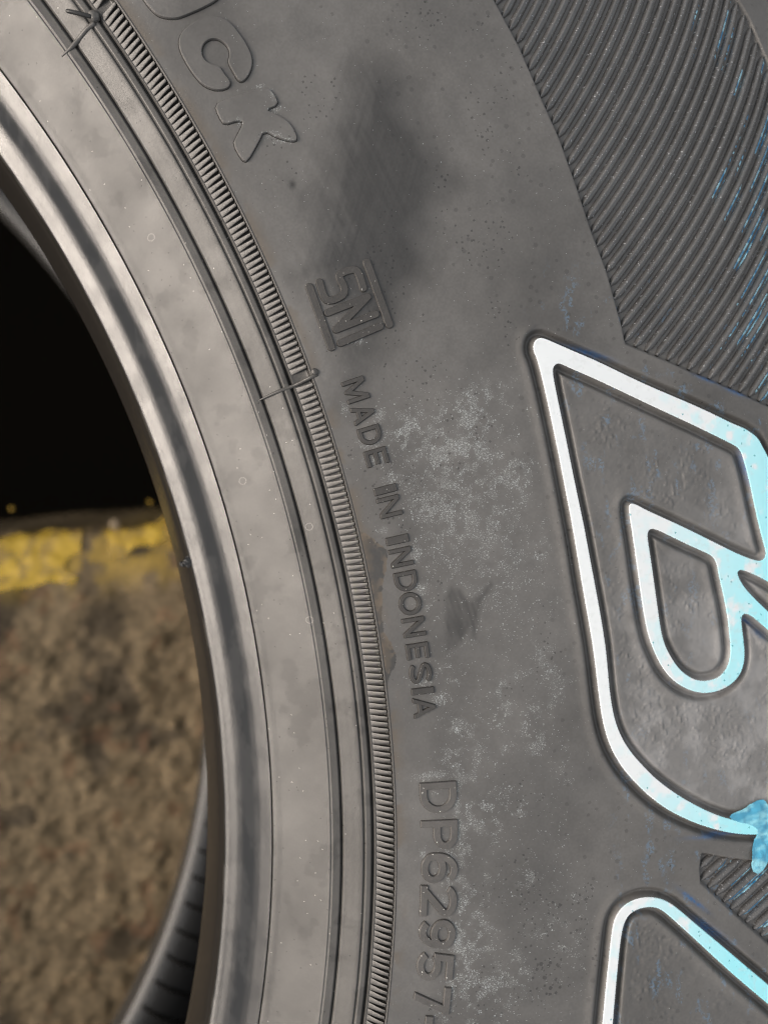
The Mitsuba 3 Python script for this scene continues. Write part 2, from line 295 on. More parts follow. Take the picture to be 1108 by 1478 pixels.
scene['rib_rubber'] = {'type': 'twosided', 'bsdf': {'type': 'principled', 'base_color': {'type': 'rgb', 'value': [0.031, 0.0298, 0.028]}, 'roughness': 0.42, 'specular': 0.6}}
scene['letter_rubber'] = rubber(letter_color, 0.5, 0.00005)
scene['code_rubber'] = rubber(lambda p, n, uv: letter_color(p, n, uv) * 1.95, 0.45, 0.00005)
scene['far_rubber'] = {'type': 'twosided', 'bsdf': {'type': 'principled', 'base_color': {'type': 'rgb', 'value': [0.045, 0.044, 0.042]}, 'roughness': 0.4}}
scene['ridge_rubber'] = rubber(ridge_color, 0.24, 0.00002, 1.0)
scene['liner_rubber'] = {'type': 'twosided', 'bsdf': {'type': 'principled', 'base_color': {'type': 'rgb', 'value': [0.035, 0.036, 0.037]}, 'roughness': 0.38, 'specular': 0.5}}
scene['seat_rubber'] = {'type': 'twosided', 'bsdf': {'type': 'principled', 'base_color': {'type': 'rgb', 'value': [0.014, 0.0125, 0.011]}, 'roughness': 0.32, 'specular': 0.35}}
scene['white_rubber'] = {'type': 'twosided', 'bsdf': {'type': 'principled', 'base_color': proc(white_color), 'roughness': 0.4, 'specular': 0.4}}
scene['black_rubber'] = {'type': 'twosided', 'bsdf': {'type': 'principled', 'base_color': {'type': 'rgb', 'value': [0.02, 0.02, 0.02]}, 'roughness': 0.4}}
scene['concrete'] = {'type': 'twosided', 'bsdf': {'type': 'principled', 'base_color': proc(concrete_color), 'roughness': 0.8, 'specular': 0.3}}
scene['yellow_paint'] = {'type': 'twosided', 'bsdf': {'type': 'principled', 'base_color': proc(paint_color), 'roughness': 0.5}}
scene['drain_dirt'] = {'type': 'twosided', 'bsdf': {'type': 'diffuse', 'reflectance': {'type': 'rgb', 'value': [0.006, 0.0055, 0.0045]}}}
scene['pebble_stone'] = {'type': 'twosided', 'bsdf': {'type': 'diffuse', 'reflectance': {'type': 'rgb', 'value': [0.33, 0.26, 0.18]}}}
scene['dry_leaf'] = {'type': 'twosided', 'bsdf': {'type': 'diffuse', 'reflectance': {'type': 'rgb', 'value': [0.42, 0.28, 0.06]}}}
scene['blue_film'] = {'type': 'twosided', 'bsdf': {'type': 'principled', 'base_color': proc(lambda p, n, uv: mix(mi.Color3f(0.06, 0.30, 0.46), mi.Color3f(0.24, 0.56, 0.66), smoothstep(0.3, 0.75, fbm(p.x * 350 + p.y * 120, p.y * 900, 1.0, 3)))), 'roughness': 0.25}}

# ------------------------------------------------------------------ ground: pavement slab, drain channel, worn yellow edge
GZ = -LIFT
E0, E1 = np.array([140.1, 27.34]), np.array([192.42, 24.38])                # two points of the pavement's edge over the drain
ed = (E1 - E0) / np.linalg.norm(E1 - E0); en = np.array([-ed[1], ed[0]])          # en points over the drain
if en[1] < 0: en = -en
def ep(s, t): return E0 + ed * s + en * t
def slab(t0, t1, z0, z1, s=1600.0, n=1):
    a = [(*ep(-s, t0), z1), (*ep(s, t0), z1), (*ep(s, t1), z1), (*ep(-s, t1), z1)]
    b = [(x, y, z0) for x, y, _ in a]
    return tri(a + b, [[0, 1, 2], [0, 2, 3], [4, 6, 5], [4, 7, 6], [0, 5, 1], [0, 4, 5], [1, 6, 2], [1, 5, 6], [2, 7, 3], [2, 6, 7], [3, 4, 0], [3, 7, 4]])
def ground_z(q):
    """rough broken surface of the old concrete, in mm"""
    calm = np.interp((q - E0) @ en, [-45, -25], [1.0, 0.38])                 # the painted margin is trowelled smoother
    p3 = lambda k: np.column_stack([q * k, q[:, 0] * 0])
    return calm * (2.6 * (meshkit.noise(p3(0.13), 2) - 0.5) + 1.9 * (meshkit.noise(p3(0.29), 5) - 0.5) + 1.0 * (meshkit.noise(p3(0.62), 7) - 0.5)) - 0.9
def pavement_mesh(t_in, s=1600.0):
    """the slab with a worn, slightly wavy rounded edge"""
    ss = np.r_[np.linspace(-s, -400, 12), np.arange(-395, -170, 8.0), np.arange(-168, 170, 1.3), np.arange(172, 400, 8.0), np.linspace(400, s, 12)]
    wob = 2.2 * (meshkit.fbm(np.column_stack([ss * 0.05, ss * 0, ss * 0 + 3]), 4, 2) - 0.5) * 2
    rows = []
    for k, (t, z) in enumerate([(t_in, 0), (-700, 0), (-300, 0), *[(t, 0) for t in np.arange(-260, -8.5, 1.3)], (-8, -0.2), (-5, -0.5), (-2.5, -1.2), (0.0, -4.5), (0.6, -12), (0.8, -420)]):
        tt = t + wob * (1 - min(1.0, max(0.0, -t / 60.0)))
        q = E0 + ed * ss[:, None] + en * np.broadcast_to(tt, ss.shape)[:, None]
        rows.append(np.column_stack([q, GZ + z + ground_z(q) * float(np.clip((-t + 0.6) / 6, 0, 1)) * float(np.clip((t + 300) / 40, 0, 1)) * np.clip((170 - np.abs(ss)) / 15, 0, 1)]))
    return tri(np.vstack(rows), grid_faces(len(rows), len(ss)))
add('pavement', pavement_mesh(-1600), 'concrete', smooth=True, kind='structure', label='brown stained concrete pavement below the tyre')
add('drain', trimesh.util.concatenate([slab(-5, 330, GZ - 440, GZ - 418), slab(300, 312, GZ - 418, GZ - 14)]), 'drain_dirt', kind='structure', label='black open drain channel beyond the yellow edge')
add('pavement_beyond_drain', slab(306, 1600, GZ - 12, GZ), 'concrete', kind='structure', label='concrete on the far side of the drain')
def worn(poly_pts, seed, z):
    ring = densify(chaikin(poly_pts, 1), 1.2)
    n = ring_normals(ring); k = np.column_stack([ring * 0.16, np.full(len(ring), seed)])
    ring = ring + n * ((meshkit.fbm(k, 4, seed) - 0.5) * 6)[:, None]
    g = Polygon(ring).buffer(0)
    g = max(getattr(g, 'geoms', [g]), key=lambda q: q.area)
    tv, tf = trimesh.creation.triangulate_polygon(g.simplify(0.3), engine='earcut')
    tv, tf = trimesh.remesh.subdivide_to_size(np.column_stack([tv, tv[:, 0] * 0]), tf, 1.6, max_iter=30); tv = tv[:, :2]
    q_ = (tv - E0) @ en; ss_ = (tv - E0) @ ed
    drop = np.interp(q_, [-8, -5, -2.5, 0], [-0.2, -0.5, -1.2, -4.5])
    zz_ = GZ + z + np.where(q_ < -8, 0, drop) + ground_z(tv) * np.clip((-q_ + 0.6) / 6, 0, 1) * np.clip((170 - np.abs(ss_)) / 15, 0, 1)
    return trimesh.Trimesh(W(np.column_stack([tv, zz_])), tf, process=False)
for pts, sd, lb in (([[86.02, 29.14], [114.86, 29.61], [140.1, 27.34], [153.11, 26.52], [166.0, 26.44], [165.86, 22.47], [162.54, 18.27], [158.46, 14.92], [162.43, 10.05], [161.93, 8.24], [150.47, 8.95], [137.34, 9.01], [115.92, 8.9], [95.23, 9.67]], 3, 'large worn patch of yellow paint on the pavement edge'), ([[174.44, 23.99], [181.98, 24.04], [193.56, 24.21], [214.61, 23.01], [215.8, 14.81], [203.28, 10.69], [197.36, 15.23], [192.69, 18.35], [186.85, 18.05], [180.15, 14.8], [174.53, 12.36], [173.07, 17.81]], 8, 'smaller broken patch of yellow paint near the tyre bead')):
    add('painted_edge_line', worn(pts, sd, 0.7), 'yellow_paint', smooth=True, label=lb, kind='structure')

# ------------------------------------------------------------------ tyre: full carcass
TH0, TH1 = math.radians(-18.5), math.radians(31.0)
def revolve(rs, hs, ths, closed):
    R_, T_ = np.meshgrid(rs, ths, indexing='ij'); Z_ = np.broadcast_to(np.asarray(hs)[:, None], R_.shape)
    return np.stack([R_ * np.cos(T_), R_ * np.sin(T_), Z_], -1).reshape(-1, 3), grid_faces(len(rs), len(ths), closed)
circ = np.linspace(0, 2 * np.pi, 900, endpoint=False)
def dip(r, c, w, d): return -d * np.exp(-((r - c) / w) ** 2)
# bead: toe, seat and rounded heel up to the groove at 211.3
rb = np.array([[201.6, -24], [200.9, -21], [200.4, -17.8], [200.55, -15], [201.1, -11], [201.8, -7.2], [202.35, -5.4], [202.7, -4.85], [202.95, -4.5], [203.05, -4.05], [203.2, -3.75]])
rr = np.arange(203.9, 211.31, 0.12)

def heel(r):
    k = PchipInterpolator([203.0, 203.2, 203.5, 204.5, 205.7, 206.5, 207.3, 208.1, 209.0, 210.1, 211.2], [-4.3, -3.75, -3.42, -2.78, -2.10, -1.80, -1.68, -1.56, -1.22, -0.62, 0.04])
    return k(r)
rr = np.arange(203.3, 211.25, 0.11)
prof = np.vstack([rb, np.column_stack([rr, heel(rr)]), [[211.28, 0.02], [211.36, -0.45]]])
v, f = revolve(*prof[len(rb) - 2:].T, circ, True)
add('tyre__bead', tri(v, f), 'bead_rubber', smooth=True, label='shiny worn bead heel along the inner edge of the tyre')
v, f = revolve(*rb[:-1].T, circ, True)
add('tyre__bead_seat', tri(v, f), 'seat_rubber', smooth=True, label='dark bead seat facing the wheel opening')
# rim face with its concentric lines, from 211.36 to 227.75
rr = np.unique(np.r_[np.arange(211.5, 227.7, 0.11), 227.75])
def face_h(r, grooves=True):
    k = PchipInterpolator([211.3, 211.6, 213, 217, 220.2, 220.75, 221.0, 222.1, 222.5, 222.9, 224.3, 225.6, 226.0, 226.3, 227.1, 227.75],
                          [0.0, 0.30, 1.15, 3.9, 6.2, 6.62, 6.66, 6.86, 6.95, 7.15, 8.0, 8.75, 8.88, 9.0, 9.15, 9.25])
    if not grooves: return k(r)
    return k(r) + dip(r, 220.72, 0.12, 0.22) + dip(r, 222.45, 0.17, 0.75) + dip(r, 225.95, 0.13, 0.40) + dip(r, 227.38, 0.20, 0.95)
v, f = revolve(np.r_[211.36, 211.42, rr], np.r_[-0.45, 0.08, face_h(rr)], circ, True)
add('tyre__rim_face', tri(v, f), 'face_rubber', smooth=True, label='pale grey rim face with concentric moulded lines')
# ribbed band: sunk floor, then one rib after another
v, f = revolve([227.75, 228.0, 228.3, 229.2, 230.2, 230.42, 230.62, 230.8, 231.0], [9.15, 9.25, 9.25, 9.6, 9.95, 10.2, 11.3, 11.5, H(231.0)], circ, True)
add('tyre__ribbed_band', tri(v, f), 'rib_rubber', smooth=30, label='band of fine radial ribs round the tyre')
NR = 1417; step = 2 * np.pi / NR
def rib_mesh(th, wob):
    rs = np.array([227.95, 228.35, 229.1, 229.9, 230.45]); top = np.array([9.32, 9.62, 10.35, 11.0, 11.32]) + wob
    wid = np.array([0.5, 0.44, 0.36, 0.30, 0.27]) * step
    V = []
    for r, z, w in zip(rs, top, wid):
        for k, (a, dz) in enumerate(((-1.0, -1.6), (-0.93, -0.07), (-0.6, 0.0), (0.6, 0.0), (0.93, -0.07), (1.0, -1.6))):
            t = th + a * w; V.append((r * math.cos(t), r * math.sin(t), z + (dz if k in (1, 2, 3, 4) else dz)))
    V = np.array(V); F = grid_faces(5, 6)
    return tri(V, np.vstack([F[:, ::-1], [[24, 25, 29], [25, 28, 29], [25, 26, 28], [26, 27, 28], [0, 5, 1], [1, 5, 4], [1, 4, 2], [2, 4, 3]]]))
NODES = [math.atan2([200.52, 106.28][1], [200.52, 106.28][0]), math.atan2([226.43, 47.57][1], [226.43, 47.57][0])]
cnt = 0
for k in range(-70, 136):
    th = k * step
    if min(abs(th - n) for n in NODES) < 0.9 * step: continue
    add('tyre__ribbed_band__rib', rib_mesh(th, float(RNG.normal(0, 0.02))), 'rib_rubber', smooth=40)
# ------------------------------------------------------------------ outer sidewall: relief of the big outlined letters and the hatched panels
LOGO = [(Polygon([[262.02, 46.61], [262.44, 47.94], [263.11, 48.43], [263.84, 48.52], [264.87, 48.12], [268.03, 46.3], [273.24, 43.51], [277.99, 40.61], [282.81, 37.86], [287.79, 35.25], [292.44, 32.72], [296.71, 30.14], [299.04, 29.0], [300.55, 27.84], [301.55, 26.86], [302.2, 25.43], [303.28, 22.96], [304.96, 17.44], [306.8, 9.73], [307.86, 1.45], [308.41, -7.44], [308.2, -17.51], [306.8, -27.37], [304.58, -34.5], [301.76, -39.55], [298.76, -41.99], [294.1, -42.66], [290.68, -41.99], [287.01, -40.88], [283.73, -39.46], [279.94, -37.41], [275.67, -34.44], [272.46, -31.37], [269.71, -27.84], [267.87, -24.95], [266.44, -21.48], [265.68, -17.57], [265.56, -13.01], [265.67, -8.21], [265.68, -4.06], [265.56, -0.48], [265.32, 4.41], [265.13, 8.92], [265.0, 13.35], [264.75, 19.07], [264.47, 22.88], [264.15, 28.24], [263.69, 34.14], [263.17, 40.05], [262.61, 44.76]], [[[265.2, 42.56], [265.43, 43.34], [266.09, 43.72], [266.79, 43.52], [267.57, 42.97], [271.95, 40.6], [276.33, 37.98], [280.83, 35.32], [285.36, 32.69], [289.79, 30.17], [294.27, 27.43], [296.42, 26.18], [297.41, 25.32], [297.8, 24.18], [298.19, 22.06], [298.58, 18.95], [298.95, 14.62], [299.48, 10.49], [300.02, 7.33], [300.02, 6.35], [299.37, 5.71], [298.38, 5.63], [294.75, 7.48], [290.61, 10.16], [285.68, 13.33], [281.3, 15.97], [278.3, 17.78], [276.84, 18.83], [275.92, 19.19], [275.37, 18.92], [275.2, 18.12], [275.14, 16.29], [275.28, 12.37], [275.31, 7.89], [275.36, 3.63], [275.43, -0.6], [275.78, -4.02], [276.51, -6.86], [277.49, -9.5], [278.82, -11.68], [280.57, -13.4], [282.69, -14.78], [284.99, -15.59], [287.69, -15.69], [290.24, -15.01], [292.15, -13.72], [293.3, -11.84], [293.74, -9.7], [293.8, -7.25], [293.76, -5.02], [293.9, -3.57], [294.5, -3.19], [295.67, -3.76], [297.5, -5.69], [298.98, -7.19], [301.06, -9.56], [302.64, -13.86], [303.22, -20.25], [302.2, -27.6], [300.36, -33.5], [297.95, -37.37], [294.5, -39.74], [291.7, -39.65], [287.36, -38.29], [284.12, -36.57], [281.04, -34.46], [277.4, -31.52], [274.19, -28.34], [271.98, -25.46], [270.12, -22.67], [268.85, -19.97], [268.04, -16.75], [267.83, -12.83], [267.95, -9.21], [268.15, -5.07], [268.11, -1.74], [267.94, 3.04], [267.54, 9.48], [267.2, 16.01], [266.83, 20.52], [266.46, 24.95], [266.09, 30.3], [265.63, 35.93], [265.28, 40.48]], [[294.12, 3.99], [294.46, 4.42], [295.02, 4.45], [297.34, 3.21], [300.17, 1.33], [301.94, -0.27], [302.59, -3.87], [301.96, -6.24], [300.68, -5.14], [299.47, -3.69], [296.81, -0.63], [295.0, 1.76]], [[278.14, 12.93], [278.4, 13.84], [278.95, 14.11], [279.7, 13.88], [281.56, 12.76], [284.62, 10.76], [287.74, 8.91], [289.35, 7.93], [290.14, 6.83], [290.37, 3.57], [290.78, 0.15], [290.99, -3.31], [290.94, -6.97], [290.75, -9.39], [289.88, -11.69], [288.05, -13.06], [285.99, -13.28], [284.02, -12.9], [282.19, -11.71], [280.7, -10.03], [279.66, -8.04], [278.79, -5.76], [278.42, -3.25], [278.38, 0.69], [278.33, 4.95], [278.27, 9.21]]]).buffer(0), 'white raised outline of the big upper letter'), (Polygon([[257.77, -70.28], [258.38, -67.76], [259.86, -61.73], [261.22, -56.55], [262.37, -51.96], [263.29, -49.87], [264.9, -48.34], [267.28, -47.61], [269.83, -47.77], [272.35, -48.8], [274.43, -50.53], [277.63, -54.33], [282.68, -60.06], [287.23, -65.38], [290.53, -69.13], [295.78, -75.85], [299.02, -80.89], [300.18, -84.64], [298.8, -86.81], [294.44, -86.55], [261.41, -76.7], [258.11, -74.98], [257.44, -72.62]], [[[259.96, -70.82], [260.45, -68.26], [262.22, -60.78], [263.68, -54.93], [264.65, -51.87], [265.9, -50.21], [267.96, -49.65], [270.18, -49.93], [271.76, -50.8], [274.02, -53.51], [277.78, -58.17], [282.18, -63.77], [286.72, -69.16], [290.02, -72.92], [293.36, -77.16], [295.88, -81.12], [296.38, -83.27], [294.01, -83.9], [262.35, -74.61], [260.36, -73.36]]]).buffer(0), 'white raised outline of the letter at the lower right')]
PANEL = [Polygon([[261.85, 110.01], [262.52, 106.46], [263.85, 103.32], [267.05, 95.89], [269.77, 87.24], [271.97, 80.54], [273.94, 72.37], [275.36, 65.61], [277.24, 58.4], [278.78, 48.59], [278.89, 46.7], [279.03, 45.87], [282.96, 43.8], [286.67, 41.91], [290.74, 39.66], [297.56, 36.09], [304.69, 32.23], [311.34, 28.76], [315.41, 24.15], [325.09, 71.99], [316.16, 93.59], [314.88, 96.97], [313.55, 100.77], [311.45, 104.36], [308.09, 111.59]]).buffer(0), Polygon([[281.0, -43.26], [281.81, -43.52], [286.34, -45.34], [293.4, -47.79], [300.64, -50.12], [303.54, -57.41], [301.48, -73.8], [296.74, -68.35], [291.5, -61.88], [285.77, -55.09], [280.17, -48.09], [280.29, -45.76]]).buffer(0)]
def smooth_poly(g, n=1):
    return Polygon(chaikin(np.array(g.exterior.coords)[:-1], n), [chaikin(np.array(i.coords)[:-1], n) for i in g.interiors]).buffer(0)
LOGO = [(smooth_poly(g, 2), t) for g, t in LOGO]
def sdf(xy, poly):
    """signed distance in mm, negative inside"""
    out = np.full(len(xy), 1e6); par = np.zeros(len(xy), bool)
    for ring in [poly.exterior, *poly.interiors]:
        p = np.array(ring.coords)
        for (ax, ay), (bx, by) in zip(p[:-1], p[1:]):
            ex, ey = bx - ax, by - ay; L = ex * ex + ey * ey
            if L < 1e-12: continue
            dx = xy[:, 0] - ax; dy = xy[:, 1] - ay
            t = np.clip((dx * ex + dy * ey) / L, 0, 1)
            out = np.minimum(out, (dx - t * ex) ** 2 + (dy - t * ey) ** 2)
            if abs(ey) > 1e-12: par ^= ((xy[:, 1] > ay) != (xy[:, 1] > by)) & (dx < dy * (ex / ey))
    return np.where(par, -1, 1) * np.sqrt(out)
MOAT = PchipInterpolator([-50, -0.25, 0.0, 0.14, 0.30, 0.55, 0.85, 1.15, 1.5, 1.85, 2.3, 2.9, 3.6, 60],
                         [0.42, 0.42, 0.34, -0.12, -0.60, -0.92, -0.88, -0.38, 0.20, 0.34, 0.24, 0.07, 0.0, 0.0])
def relief(xy):
    z = np.zeros(len(xy))
    r = np.hypot(xy[:, 0], xy[:, 1])
    z += 0.10 * (meshkit.fbm(np.column_stack([xy * 0.12, r * 0]), 3, 5) - 0.5)
    for g, _ in LOGO:
        x0, y0, x1, y1 = g.bounds
        m = (xy[:, 0] > x0 - 4.5) & (xy[:, 0] < x1 + 4.5) & (xy[:, 1] > y0 - 4.5) & (xy[:, 1] < y1 + 4.5)
        q = xy[m]; d = sdf(q, g)
        nx = sdf(q + [0.05, 0.0], g) - d                                                  # the raised lip runs along the left flank of each stroke
        lip = 0.30 + 0.70 * np.clip(-nx / 0.05 * 1.6, 0, 1)
        mo = MOAT(np.clip(d, -40, 50)); z[m] += np.where(mo > 0, np.where(d > 0, mo * lip, mo), mo)
        n = meshkit.fbm(np.column_stack([q * 1.1, q[:, 0] * 0]), 4, 9)                  # rough moulded skin inside the letters
        inside = (d > 1.4) & np.array(mikit_inside(q, g))
        z[m] += np.where(inside, np.clip((d - 1.4) / 1.2, 0, 1) * (np.clip((meshkit.fbm(np.column_stack([q * 0.16, q[:, 0] * 0]), 3, 14) - 0.40) * 5, 0.15, 1) * (0.5 * np.clip(meshkit.noise(np.column_stack([q * 1.7, q[:, 0] * 0]), 31) - 0.62, 0, 1) - 0.45 * np.clip(meshkit.noise(np.column_stack([q * 1.3, q[:, 0] * 0]), 37) - 0.72, 0, 1)) + 0.06 * (n - 0.5) + 0.05 * (meshkit.noise(np.column_stack([q * 2.6, q[:, 0] * 0]), 4) - 0.5)), 0)
    for g in PANEL:
        x0, y0, x1, y1 = g.bounds
        m = (xy[:, 0] > x0 - 1) & (xy[:, 0] < x1 + 1) & (xy[:, 1] > y0 - 1) & (xy[:, 1] < y1 + 1)
        d = sdf(xy[m], g); z[m] -= 0.92 * np.clip(0.5 - d / 0.5, 0, 1)
    return z
def mikit_inside(q, g):
    """inside the letter's outer contour"""
    return sdf(q, Polygon(g.exterior)) < 0
rs = np.r_[231.0, np.arange(231.6, 251.5, 0.7), np.arange(252.0, 334.0, 0.19), np.arange(334.2, 345.1, 0.9), 346.0]
ths = np.arange(TH0, TH1, math.radians(0.0382)); ths = np.r_[ths, TH1]
R_, T_ = np.meshgrid(rs, ths, indexing='ij')
xy = np.column_stack([(R_ * np.cos(T_)).ravel(), (R_ * np.sin(T_)).ravel()])
fade = np.clip(np.minimum(np.degrees(T_.ravel() - TH0), np.degrees(TH1 - T_.ravel())) / 0.4, 0, 1)
zz = H(np.hypot(xy[:, 0], xy[:, 1])) + relief(xy) * fade * (R_.ravel() > 231.01) * (R_.ravel() < 345.9)
fine = (np.column_stack([xy, zz]), grid_faces(len(rs), len(ths)))
rest_t = np.linspace(TH1, TH0 + 2 * np.pi, 420)
v, f = revolve(rs[::3] if (len(rs) - 1) % 3 == 0 else np.r_[rs[:-1:3], rs[-1]], H(rs[::3] if (len(rs) - 1) % 3 == 0 else np.r_[rs[:-1:3], rs[-1]]), rest_t, False)
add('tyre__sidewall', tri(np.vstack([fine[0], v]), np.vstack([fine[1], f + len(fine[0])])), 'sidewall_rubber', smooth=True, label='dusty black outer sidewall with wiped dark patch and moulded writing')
for g, t in LOGO:
    add('tyre__white_outline', bevel(g.buffer(-0.15), [(0.0, 0.34), (0.0, 0.45), (-0.05, 0.505), (-0.12, 0.52)], 0.5, lift=0.03, cap=1.2), 'white_rubber', label=t)

# hatched panels: one curved ridge after another, all arcs about one centre
RIDGE = [(-0.98, -1.0), (-0.90, -0.60), (-0.64, -0.16), (-0.42, 0.02), (-0.28, 0.05), (-0.08, -0.08), (0.14, -0.24), (0.36, -0.36), (0.50, -0.62), (0.58, -1.0)]
CEN = np.array(RC)
def ridge_mesh(rad, a0, a1):
    n = max(4, int(abs(a1 - a0) * rad / 1.2)); a = np.linspace(a0, a1, n); V = []
    s = np.abs(a - a0) * rad; e = np.abs(a1 - a) * rad
    for ang, d in zip(a, np.minimum(s, e)):
        k = min(1.0, 0.22 + d / 1.7); k = k ** 0.7
        for o, z in RIDGE:
            oo = rad + (o + 0.25) * k - 0.25
            V.append((CEN[0] + oo * math.cos(ang), CEN[1] + oo * math.sin(ang), -0.95 + (z + 0.95) * min(1.0, 0.45 + k * 0.55)))
    V = np.array(V); q = V[:, :2]; r = np.hypot(q[:, 0], q[:, 1])
    V[:, 2] += H(r) + 0.05 * (meshkit.noise(np.column_stack([q * 0.8, r * 0]), 6) - 0.5)
    m = len(RIDGE); F = grid_faces(n, m)
    cap = [[0, i, i + 1] for i in range(1, m - 1)]; o = (n - 1) * m
    return tri(V, np.vstack([F, cap, [[o, o + i + 1, o + i] for i in range(1, m - 1)]]))
for pi, g in enumerate(PANEL):
    gg = g.buffer(-0.12)
    for k in range(40, 150):
        rad = k * PITCH + 0.6
        t = np.linspace(-1.4, 1.3, 1400)
        arc = LineString(np.column_stack([CEN[0] + rad * np.cos(t), CEN[1] + rad * np.sin(t)])).intersection(gg)
        for piece in getattr(arc, 'geoms', [arc]):
            if piece.is_empty or piece.length < 2.0: continue
            c = np.array(piece.coords); an = np.arctan2(c[:, 1] - CEN[1], c[:, 0] - CEN[0])
            add('tyre__hatched_panel__ridge' if pi == 0 else 'tyre__small_hatched_panel__ridge', ridge_mesh(rad, an[0], an[-1]), 'ridge_rubber', smooth=50)

# ------------------------------------------------------------------ moulded writing
def arc(cx, cy, rx, ry, a0, a1, n=18):
    t = np.radians(np.linspace(a0, a1, n)); return list(zip(cx + rx * np.cos(t), cy + ry * np.sin(t)))
def glyph(ch, w, h, s):
    """the letter as a polygon in a box w x h, strokes s wide"""
    k = s / 2; l, r, b, t = k, w - k, k, h - k; mid = h / 2
    def st(*lines, cap='flat', join=2): return unary_union([LineString(q).buffer(k, cap_style=cap, join_style=join, mitre_limit=2.2) for q in lines])
    box = Polygon([(0, 0), (w, 0), (w, h), (0, h)])
    if ch == 'I': return Polygon([(0, 0), (w, 0), (w, h), (0, h)])
    if ch == 'M': return st([(l, 0), (l, h)], [(r, 0), (r, h)], [(l, h + k), (w / 2, h * 0.12), (r, h + k)]).intersection(box)
    if ch == 'N': return st([(l, 0), (l, h)], [(r, 0), (r, h)], [(l * 0.8, h + k * 0.2), (w - l * 0.8, -k * 0.2)]).intersection(box) if s < 0.1 else unary_union([st([(l, 0), (l, h)], [(r, 0), (r, h)]), Polygon([(0, h), (s * 1.15, h), (w, 0), (w - s * 1.15, 0)])])
    if ch == 'A': return st([(l * 0.8, -k), (w / 2, h - k * 0.6), (w - l * 0.8, -k)], [(w * 0.25, h * 0.30), (w * 0.75, h * 0.30)]).intersection(box)
    if ch == 'E': return st([(l, 0), (l, h)], [(0, b), (w, b)], [(0, t), (w, t)], [(0, mid), (w * 0.93, mid)])
    if ch == 'D': return st([(l, b)] + [(w * 0.42, b)] + arc(w * 0.42, mid, r - w * 0.42, mid - k, -90, 90) + [(l, t), (l, b), (w * 0.42, b)])
    if ch == 'P': return st([(l, 0), (l, h)], [(l, t), (w * 0.5, t)] + arc(w * 0.5, h * 0.70 - k * 0.3, r - w * 0.5, t - h * 0.70 + k * 0.3, 90, -90) + [(l, 2 * (h * 0.70 - k * 0.3) - t)])
    if ch == 'O': return Polygon(arc(w / 2, mid, w / 2, mid, 0, 360, 40)).difference(Polygon(arc(w / 2, mid, w / 2 - s, mid - s, 0, 360, 40)))
    if ch == 'S': return st(arc(w * 0.5, h * 0.74, r - w * 0.5, t - h * 0.74, 15, 225, 16) + arc(w * 0.5, h * 0.27, r - w * 0.5, h * 0.27 - b, 55, -165, 16), join=1)
    if ch == '6': return unary_union([Polygon(arc(w / 2, h * 0.34, w / 2, h * 0.34, 0, 360, 36)).difference(Polygon(arc(w / 2, h * 0.34, w / 2 - s, h * 0.34 - s, 0, 360, 30))),
                                      st(arc(w * 0.56, h * 0.45, w * 0.56 - l, t - h * 0.45, 205, 50, 20), join=1)])
    if ch == '9': return affinity.rotate(glyph('6', w, h, s), 180, origin=(w / 2, h / 2))
    if ch == '2': return st(arc(w * 0.5, h * 0.71, r - w * 0.5, t - h * 0.71, 165, -25, 16) + [(l + k * 0.6, b + k * 0.2)], [(0, b), (w, b)], join=1)
    if ch == '5': return st(arc(w * 0.48, h * 0.33, r - w * 0.48, h * 0.33 - b, -155, 120, 20) + [(l + k * 0.2, h * 0.50)], [(l + k * 0.3, h * 0.46), (l + k * 0.9, h)], [(l + k * 0.3, t), (w * 0.95, t)], join=1)
    if ch == '7': return st([(0, t), (w, t)], [(r, t + k * 0.6), (w * 0.38, -k * 0.2)]).intersection(box)
    if ch == '-': return Polygon([(0, h * 0.38), (w * 0.8, h * 0.38), (w * 0.8, h * 0.58), (0, h * 0.58)])
def to_arc(poly, t0, t1, r0, r1, w, h):
    def fn(x, y, z=None):
        x, y = np.asarray(x), np.asarray(y); r = r0 + y / h * (r1 - r0); t = np.radians(t0 + x / w * (t1 - t0))
        return r * np.cos(t), r * np.sin(t)
    from shapely.ops import transform
    return transform(fn, Polygon(poly.exterior.segmentize(0.3), [i.segmentize(0.3) for i in poly.interiors]) if poly.geom_type == 'Polygon' else unary_union([g.segmentize(0.3) for g in poly.geoms])).buffer(0)
def foot_shade(g, w=0.13):
    # thin black ring put in as shade at the foot of a raised letter
    add('tyre__sidewall__letter_edge_shade', bevel(g.buffer(w).difference(g.buffer(-0.03)), [(0.01, -0.12), (0.0, 0.035), (-0.015, 0.05)], 0.35), 'seat_rubber', smooth=35)
RAISED = [(0.07, -0.15), (0.05, 0.22), (0.0, 0.38), (-0.05, 0.42)]
